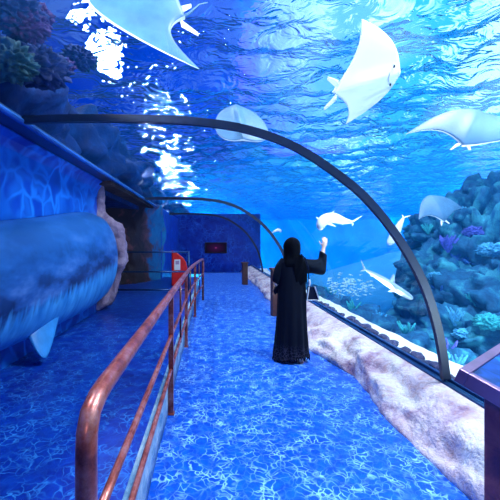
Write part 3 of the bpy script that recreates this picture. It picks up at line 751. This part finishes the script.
CK = [('purple', 'branch', 448, 249, 7.5, 0.42, 'purple branching coral on the left shoulder of the reef'), ('purple', 'dome', 474, 232, 7.5, 0.5, 'purple lumpy coral near the top of the reef'),
      ('pale_blue', 'dome', 492, 250, 7.0, 0.62, 'pale blue rounded coral high on the right of the reef'), ('green', 'branch', 474, 305, 6.5, 0.40, 'green branching coral in the middle of the reef'),
      ('pale_blue', 'dome', 436, 277, 7.2, 0.42, 'pale blue dome coral on the left flank of the reef'), ('deep_blue', 'dome', 462, 262, 7.6, 0.9, 'deep blue lumpy coral in the middle gap of the reef'),
      ('green', 'dome', 433, 300, 7.2, 0.45, 'green dome coral low on the left flank of the reef'), ('pale_blue', 'branch', 455, 322, 6.1, 0.36, 'pale blue branching coral low in the reef'),
      ('green', 'dome', 488, 322, 5.6, 0.5, 'green dome coral low at the right beside the stand'), ('pale_blue', 'dome', 465, 335, 5.9, 0.42, 'pale blue dome coral at the foot of the reef'),
      ('deep_blue', 'branch', 446, 300, 7.0, 0.5, 'deep blue branching coral between green domes'), ('purple', 'dome', 440, 340, 6.2, 0.3, 'small purple coral at the foot of the reef by the rib'),
      ('green', 'branch', 492, 285, 6.9, 0.5, 'green branching coral at the right photo edge'), ('pale_blue', 'branch', 468, 216, 7.9, 0.34, 'pale branching coral standing on top of the reef'),
      ('green', 'branch', 428, 232, 8.3, 0.3, 'green branching coral on the highest left ledge')]
for k, (c_, ty, px, py, d, s_, lb) in enumerate(CK):
    me_ = branch_coral(cm[c_], k, 22) if ty == 'branch' else dome_coral(cm[c_], k + 60)
    put(me_, ty + '_coral', W(px, py, d), k, s_ * 0.75, lb, 'coral', 'corals of the tall reef')
CL = [('green', 3.25, 5.6, 0.16), ('pale_blue', 3.3, 6.6, 0.15), ('green', 3.1, 7.4, 0.18), ('pale_blue', 3.2, 8.4, 0.16), ('purple', 3.3, 4.7, 0.14), ('green', 3.4, 9.6, 0.2), ('pale_blue', 3.05, 4.2, 0.12)]
LBL = ['nearest green coral tuft on the low reef bank beyond the sand', 'middle one of the three pale coral tufts on the low bank', 'middle one of the three green coral tufts on the low bank', 'farthest pale coral tuft on the low bank',
       'only purple coral tuft on the low bank beyond the sand', 'farthest green coral tuft on the low bank', 'nearest pale coral tuft on the low bank, close to the dark rib']
for k, ((c_, x, y, s_), lb) in enumerate(zip(CL, LBL)):
    put(branch_coral(cm[c_], 30 + k, 10), 'coral_tuft', (x, y, 0.04), k, s_ * 1.5, lb, 'coral', 'coral tufts of the low bank')

# ------------------------------------------------------------------ reef overhanging the left side
specs = [(-3.5, 2.4, 3.4, 1.05, (1, 1.5, 1.0)), (-3.35, 4.8, 3.5, 1.2, (1, 1.5, 0.9)), (-3.5, 7.8, 3.5, 1.35, (1, 1.5, 0.9)), (-3.5, 11.0, 3.4, 1.35, (1.1, 1.5, 0.85)), (-3.9, 14.5, 3.4, 1.4, (1.1, 1.8, 0.8)), (-3.4, 0.2, 3.6, 1.1, (1, 1.4, .8)), (-4.2, 19.5, 3.3, 1.5, (1.2, 2.0, .8)), (-3.4, 25, 3.2, 1.5, (1.2, 2.0, .8))]
pl = ['over the whale head side of the wall', 'above the whale tail, nearest but one', 'above the end of the mural wall', 'above the cave', 'beyond the cave', 'nearest, at the left photo edge', 'far down the left side', 'farthest down the left side']
pl[0], pl[1] = 'above the middle of the whale', 'above the head of the whale'
for i, (x, y, z, r_, sq) in enumerate(specs):
    put(blob(r_, 90 + i, deep_rock, 'shelf_rock', sq, 0.5, 5, 1.4), 'shelf_rock', (x, y, z), 0, 1, 'deep blue shelf rock, ' + pl[i], 'rock', 'rocks on the left shelf')
struct(slab('floor_shelf', -8.9, -2.06, -7.9, 29.8, 2.50, 2.78, deep_rock))
cl = {'mauve': M('mauve_coral', (0.05, 0.02, 0.12), 0.8, var=0.4, scale=9), 'moss': M('moss_coral', (0.004, 0.045, 0.07), 0.8, var=0.5, scale=7), 'dusk': M('dusk_coral', (0.006, 0.02, 0.12), 0.8, var=0.4, scale=9)}
CR = [('mauve', 22, 24, 3.3, 0.26, 'mauve coral at the upper left of the left shelf'), ('mauve', 37, 16, 3.5, 0.18, 'small mauve coral right of the larger mauve one, upper left'), ('moss', 8, 62, 2.9, 0.26, 'mossy green coral at the left photo edge above the wall'),
      ('dusk', 40, 68, 3.4, 0.32, 'dusky violet coral in the middle of the left shelf'), ('dusk', 78, 58, 4.2, 0.22, 'dusky coral patch right of the violet one'), ('mauve', 62, 66, 4.0, 0.16, 'small pink coral between two dusky ones'), ('moss', 84, 60, 4.4, 0.2, 'green tinged coral nearest the bright lamp reflection'), ('dusk', 12, 10, 3.2, 0.3, 'dusky coral in the upper left corner')]
for k, (c_, px, py, d, s_, lb) in enumerate(CR):
    put(dome_coral(cl[c_], k + 110), 'shelf_coral', W(px, py, d), k, s_ * 1.6, lb, 'coral', 'corals on the left shelf')

# ------------------------------------------------------------------ rays
def ray(name, nose, rear, tipA, tipB, label, lift=0.0, thick=0.10, tail=0.0, taildir=None, under=1, rounded=False, fins=True):
    nose, rear, tipA, tipB = map(Vector, (nose, rear, tipA, tipB))
    ctr = (nose + rear) / 2; ax = nose - rear; L = ax.length
    root = empty(name, ctr, 0, label, 'ray', 'rays swimming over the tunnel')
    n0 = (tipA - ctr).cross(ax).normalized()
    if n0.z < 0: n0 = -n0
    NS, NC = 30, 20
    def edge(t):   # along-axis position of leading / trailing edge at span t
        if rounded:
            w = math.sqrt(max(0, 1 - t ** 2.6)); return 0.5 * w, -0.5 * w
        le = 0.5 - 0.46 * t ** 2.7
        te = -0.5 + 0.05 * t ** 0.6 + 0.485 * t ** 1.3 + 0.13 * math.sin(t * PI)
        return le, min(te, le - 0.005) if t < 1 else le - 0.004
    def P(side, t, c, up):
        tip = tipA if side > 0 else tipB
        le, te = edge(t)
        tipx = (tip - ctr); along = tipx.dot(ax) / L ** 2
        if not rounded:
            sh = along - (0.5 - 0.06 - 0.40 - 0.0)
        else: sh = along
        s_ = le + (te - le) * c + sh * t ** 1.5
        span = tipx - ax * along
        base = ctr + ax * s_ + span * t + n0 * lift * 4 * (t - t * t) * L
        th = thick * L * (1 - t) ** 0.8 * (math.sin(PI * min(1, c * 0.9 + 0.07)) ** 0.7) * (1.0 + 0.9 * math.exp(-(t / 0.16) ** 2)) + 0.003
        return base + n0 * th * (0.6 if up else -0.5) - ctr
    bm_ = bmesh.new()
    g = {}
    cols = [(-1, 1 - i / NS) for i in range(NS)] + [(1, i / NS) for i in range(NS + 1)]
    for up in (0, 1):
        for ci, (sd, t) in enumerate(cols):
            for k in range(NC + 1):
                c = k / NC
                g[up, ci, k] = bm_.verts.new(P(sd, min(t, 0.999), c, up))
    for up in (0, 1):
        for ci in range(len(cols) - 1):
            for k in range(NC):
                f_ = bm_.faces.new((g[up, ci, k], g[up, ci + 1, k], g[up, ci + 1, k + 1], g[up, ci, k + 1])); f_.material_index = up; f_.smooth = True
    for ci in range(len(cols) - 1):
        for k in (0, NC):
            bm_.faces.new((g[0, ci, k], g[0, ci + 1, k], g[1, ci + 1, k], g[1, ci, k]))
    bmesh.ops.recalc_face_normals(bm_, faces=bm_.faces)
    me_ = bpy.data.meshes.new('body'); bm_.to_mesh(me_); bm_.free(); me_.materials.append(white_belly); me_.materials.append(grey_back)
    o_ = bpy.data.objects.new('body', me_); COL.objects.link(o_); o_.parent = root
    sd_ = (tipA - tipB).normalized(); axn = ax.normalized()
    if fins:
        for s_ in (-1, 1):
            b0 = -axn * L * 0.44 + sd_ * s_ * L * 0.07
            rings = []
            for i in range(6):
                t = i / 5; c0 = b0 + (-axn * 0.16 + sd_ * s_ * 0.10) * L * t; w = L * 0.05 * (1 - 0.55 * t)
                rings.append([c0 + sd_ * w * math.cos(q) + n0 * 0.012 * L * math.sin(q) for q in [2 * PI * k / 12 for k in range(12)]])
            MB().loft(rings).build('pelvic_fin', white_belly, root)
    # eyes, mouth slit and gill slits on the underside
    for s_ in (-1, 1):
        e = axn * L * 0.36 + sd_ * s_ * L * 0.10 - n0 * 0.045 * L
        MB().capsule([e, e + sd_ * s_ * 0.012 * L], [0.013 * L, 0.011 * L], 8).build('eye', dark_mat, root)
    if not rounded:
        mth = M('mouth_tone', (0.45, 0.50, 0.56), 0.6)
        c0 = axn * L * 0.27 - n0 * (0.5 * thick * 1.75 * L + 0.0)
        MB().tube([c0 - sd_ * 0.06 * L, c0 - axn * 0.008 * L, c0 + sd_ * 0.06 * L], 0.006 * L, 8).build('mouth', mth, root)
    if tail:
        td = Vector(taildir) if taildir is not None else -axn
        td.normalize(); p0 = -axn * L * 0.47
        MB().capsule([p0, p0 + td * tail * 0.3, p0 + td * tail * 0.65 + n0 * 0.03, p0 + td * tail], [0.02 * L, 0.014 * L, 0.008 * L, 0.004 * L], 8).build('tail', grey_back, root)
    return root
ray('eagle_ray', W(88, -2, 3.0), W(185, 18, 3.05), W(199, 69, 2.85), W(160, -95, 3.1), 'huge white bellied ray at the top left of the photo', 0.03, 0.10, 0.35, (0.5, 0.3, 0.5))
ray('eagle_ray', W(398, 74, 3.6), W(333, 92, 3.4), W(362, 19, 3.3), W(346, 124, 3.9), 'white ray banking with one wing pointing straight up', -0.03, 0.10, 0.0)
ray('eagle_ray', W(478, 112, 3.25), W(462, 146, 3.05), W(406, 134, 3.2), W(545, 136, 3.3), 'white ray cut by the right edge of the photo, wings spread level', 0.06, 0.09, 0.0)
ray('small_ray', W(236, 106, 4.7), W(243, 140, 4.35), W(215, 127, 4.5), W(268, 130, 4.6), 'small white ray resting on the vault just above the dark rib', 0.0, 0.10, 0.0, rounded=True, fins=False)
ray('eagle_ray', W(430, 196, 6.2), W(444, 222, 5.9), W(419, 219, 5.9), W(462, 208, 6.3), 'small ray above the reef with one dark wing', 0.05, 0.10, 0.0)

# ------------------------------------------------------------------ sharks
def shark(name, pts, label, rad=0.085, up=(0, 0, 1), pect=1.0, group='sharks and large fish', bellyall=False):
    """pts: nose ... tail, world points"""
    pts = [Vector(p) for p in pts]
    fine = []
    for i in range(len(pts) - 1):
        p0, p1, p2, p3 = pts[max(i - 1, 0)], pts[i], pts[i + 1], pts[min(i + 2, len(pts) - 1)]
        for k in range(8):
            t = k / 8; fine.append(0.5 * ((2 * p1) + (p2 - p0) * t + (2 * p0 - 5 * p1 + 4 * p2 - p3) * t * t + (3 * p1 - p0 - 3 * p2 + p3) * t ** 3))
    fine.append(pts[-1]); N = len(fine); ctr = fine[N // 2].copy()
    L = sum((fine[i + 1] - fine[i]).length for i in range(N - 1)); up = Vector(up).normalized()
    root = empty(name, ctr, 0, label, 'fish' if 'fish' in name else 'shark', group)
    rp = lambda t: L * rad * (max(0.0, math.sin(PI * min(1, t ** 0.62 * 0.98 + 0.01))) ** 0.85 * 1.0 + 0.06)
    bm_ = bmesh.new(); prev = None; NR = 20; rows_ = []
    fr = []
    for i, p in enumerate(fine):
        t_ = (fine[min(i + 1, N - 1)] - fine[max(i - 1, 0)]).normalized(); s_ = t_.cross(up).normalized(); u_ = s_.cross(t_).normalized(); fr.append((p, t_, s_, u_))
        r_ = rp(i / (N - 1))
        rows_.append([bm_.verts.new(p - ctr + s_ * r_ * 0.85 * math.cos(q) + u_ * r_ * math.sin(q)) for q in [2 * PI * k / NR for k in range(NR)]])
    for i in range(N - 1):
        for k in range(NR):
            f_ = bm_.faces.new((rows_[i][k], rows_[i][(k + 1) % NR], rows_[i + 1][(k + 1) % NR], rows_[i + 1][k])); f_.smooth = True
            a_ = 2 * PI * (k + 0.5) / NR; f_.material_index = 1 if (math.sin(a_) > 0.25 and not bellyall) else 0
    bm_.faces.new(rows_[0][::-1]); bm_.faces.new(rows_[-1]); bmesh.ops.recalc_face_normals(bm_, faces=bm_.faces)
    me_ = bpy.data.meshes.new('body'); bm_.to_mesh(me_); bm_.free(); me_.materials.append(white_belly); me_.materials.append(shark_grey)
    o_ = bpy.data.objects.new('body', me_); COL.objects.link(o_); o_.parent = root
    def fin(nm, at, dirv, h_, w0, sweep, mat):
        p, t_, s_, u_ = fr[int(at * (N - 1))]; r_ = rp(at); d = dirv(s_, u_, t_).normalized(); nn = d.cross(t_).normalized(); rings = []
        for i in range(9):
            k = i / 8; c0 = p - ctr + d * (r_ * 0.7 + h_ * L * k) + t_ * sweep * L * k; w = w0 * L * (1 - k) ** 0.8 + 0.003
            rings.append([c0 + t_ * w * math.cos(q) + nn * (0.010 * L * (1 - k) + 0.002) * math.sin(q) for q in [2 * PI * j / 12 for j in range(12)]])
        MB().loft(rings).build(nm, mat, root)
    fin('dorsal_fin', 0.42, lambda s, u, t: u, 0.15 if not bellyall else 0.07, 0.06, 0.06, shark_grey if not bellyall else white_belly)
    fin('pectoral_fin', 0.30, lambda s, u, t: s - u * 0.35, 0.16 * pect, 0.045, 0.10, white_belly)
    fin('pectoral_fin', 0.30, lambda s, u, t: -s - u * 0.35, 0.16 * pect, 0.045, 0.10, white_belly)
    fin('tail_fin', 0.985, lambda s, u, t: u + t * 0.5, 0.15, 0.035, 0.08, shark_grey if not bellyall else white_belly)
    fin('tail_fin', 0.985, lambda s, u, t: -u + t * 0.4, 0.08, 0.03, 0.04, shark_grey if not bellyall else white_belly)
    fin('anal_fin', 0.76, lambda s, u, t: -u, 0.04, 0.025, 0.03, white_belly)
    return root
shark_grey = M('shark_grey', (0.30, 0.42, 0.55), 0.5, var=0.15, scale=6)
shark('reef_shark', [W(413, 299, 5.6), W(400, 291, 5.7), W(385, 281, 5.85), W(373, 274, 6.0), W(364, 269, 6.15)], 'grey shark with a raised dorsal fin gliding down right beside the dark rib', 0.064, (0.15, -0.25, 1))
shark('leopard_shark', [W(320, 229, 4.85), W(323, 221, 4.95), W(333, 218, 5.1), W(344, 221, 5.25), W(353, 222, 5.35)], 'white bellied shark curving right above the raised hand', 0.092, (0, -0.8, 1), 0.8, bellyall=True)
shark('reef_shark', [W(389, 245, 6.2), W(394, 236, 6.2), W(399, 226, 6.2), W(404, 217, 6.2)], 'pale shark swimming upright, crossed by the dark rib', 0.125, (0.9, -0.4, 0.3), 1.1, bellyall=True)
shark('pale_fish', [W(281, 232, 9.2), W(279, 230, 9.2), W(275, 231, 9.2), W(272, 233, 9.2)], 'small pale fish above the hood of the person', 0.13, (0, 0, 1), 0.8, bellyall=True)
shark('distant_fish', [W(400, 271, 10.5), W(407, 267, 10.6), W(413, 263, 10.7), W(418, 261, 10.8)], 'faint dark fish in the blue behind the rib', 0.09, (0, 0, 1), 0.6)

# school of small fish
fm = M('silver_fish', (0.6, 0.9, 0.95), 0.35, var=0.1)
mb = MB(); mb.capsule([(-0.04, 0, 0), (-0.015, 0, 0.002), (0.015, 0, 0.0), (0.045, 0, 0)], [0.008, 0.022, 0.018, 0.006], 8)
mb.loft([[(0.045, -0.002, 0), (0.045, 0.002, 0), (0.085, 0.002, 0.026), (0.085, -0.002, 0.026)]] + [[(0.046, -0.002, -0.002), (0.046, 0.002, -0.002), (0.07, 0.002, 0.0), (0.07, -0.002, 0.0)]] + [[(0.045, -0.002, -0.004), (0.045, 0.002, -0.004), (0.085, 0.002, -0.026), (0.085, -0.002, -0.026)]])
fo = mb.build('schooling_fish', fm); fme = fo.data; bpy.data.objects.remove(fo)
rf = random.Random(11)
for k in range(120):
    while True:
        u, v_ = rf.gauss(0, 0.45), rf.gauss(0, 0.45)
        if u * u + v_ * v_ < 1: break
    p = W(351 + u * 27, 286 + v_ * 13 + u * 3, 8.5 + rf.uniform(-0.6, 0.6))
    o_ = put(fme, 'schooling_fish', p, rf.uniform(-0.5, 0.5) + (PI if rf.random() < 0.4 else 0), rf.uniform(0.6, 0.9), 'tiny silvery fish in the tight school left of the grey shark', 'fish', 'school of tiny silvery fish')
    o_.rotation_euler[1] = rf.uniform(-0.4, 0.4)


# rounded form added to give a pale band across the tank behind the shark
rings = []
for i in range(41):
    t = i / 40; c_ = W(300, 279, 14.0).lerp(W(470, 232, 11.0), t); r_ = 0.5 + 1.0 * math.sin(min(1, t * 1.3 + 0.12) * PI / 2)
    rings.append([(c_.x + 0.5 * r_ * math.cos(q), c_.y + 1.6 * r_ * math.cos(q), c_.z - r_ + r_ * math.sin(q) + 0.03 * fbm((t * 3, q, 1), 1.0)) for q in [PI * k / 24 for k in range(25)]] + [(c_.x - 0.5 * r_, c_.y - 1.6 * r_, -2.7), (c_.x + 0.5 * r_, c_.y + 1.6 * r_, -2.7)])
tag(MB().loft(rings).build('pale_band_form', M('ridge_blue', (0.04, 0.42, 0.85), 0.8, var=0.12, scale=0.8)), 'long smooth pale blue form added for a pale band, rising to the right behind the grey shark', 'ridge')
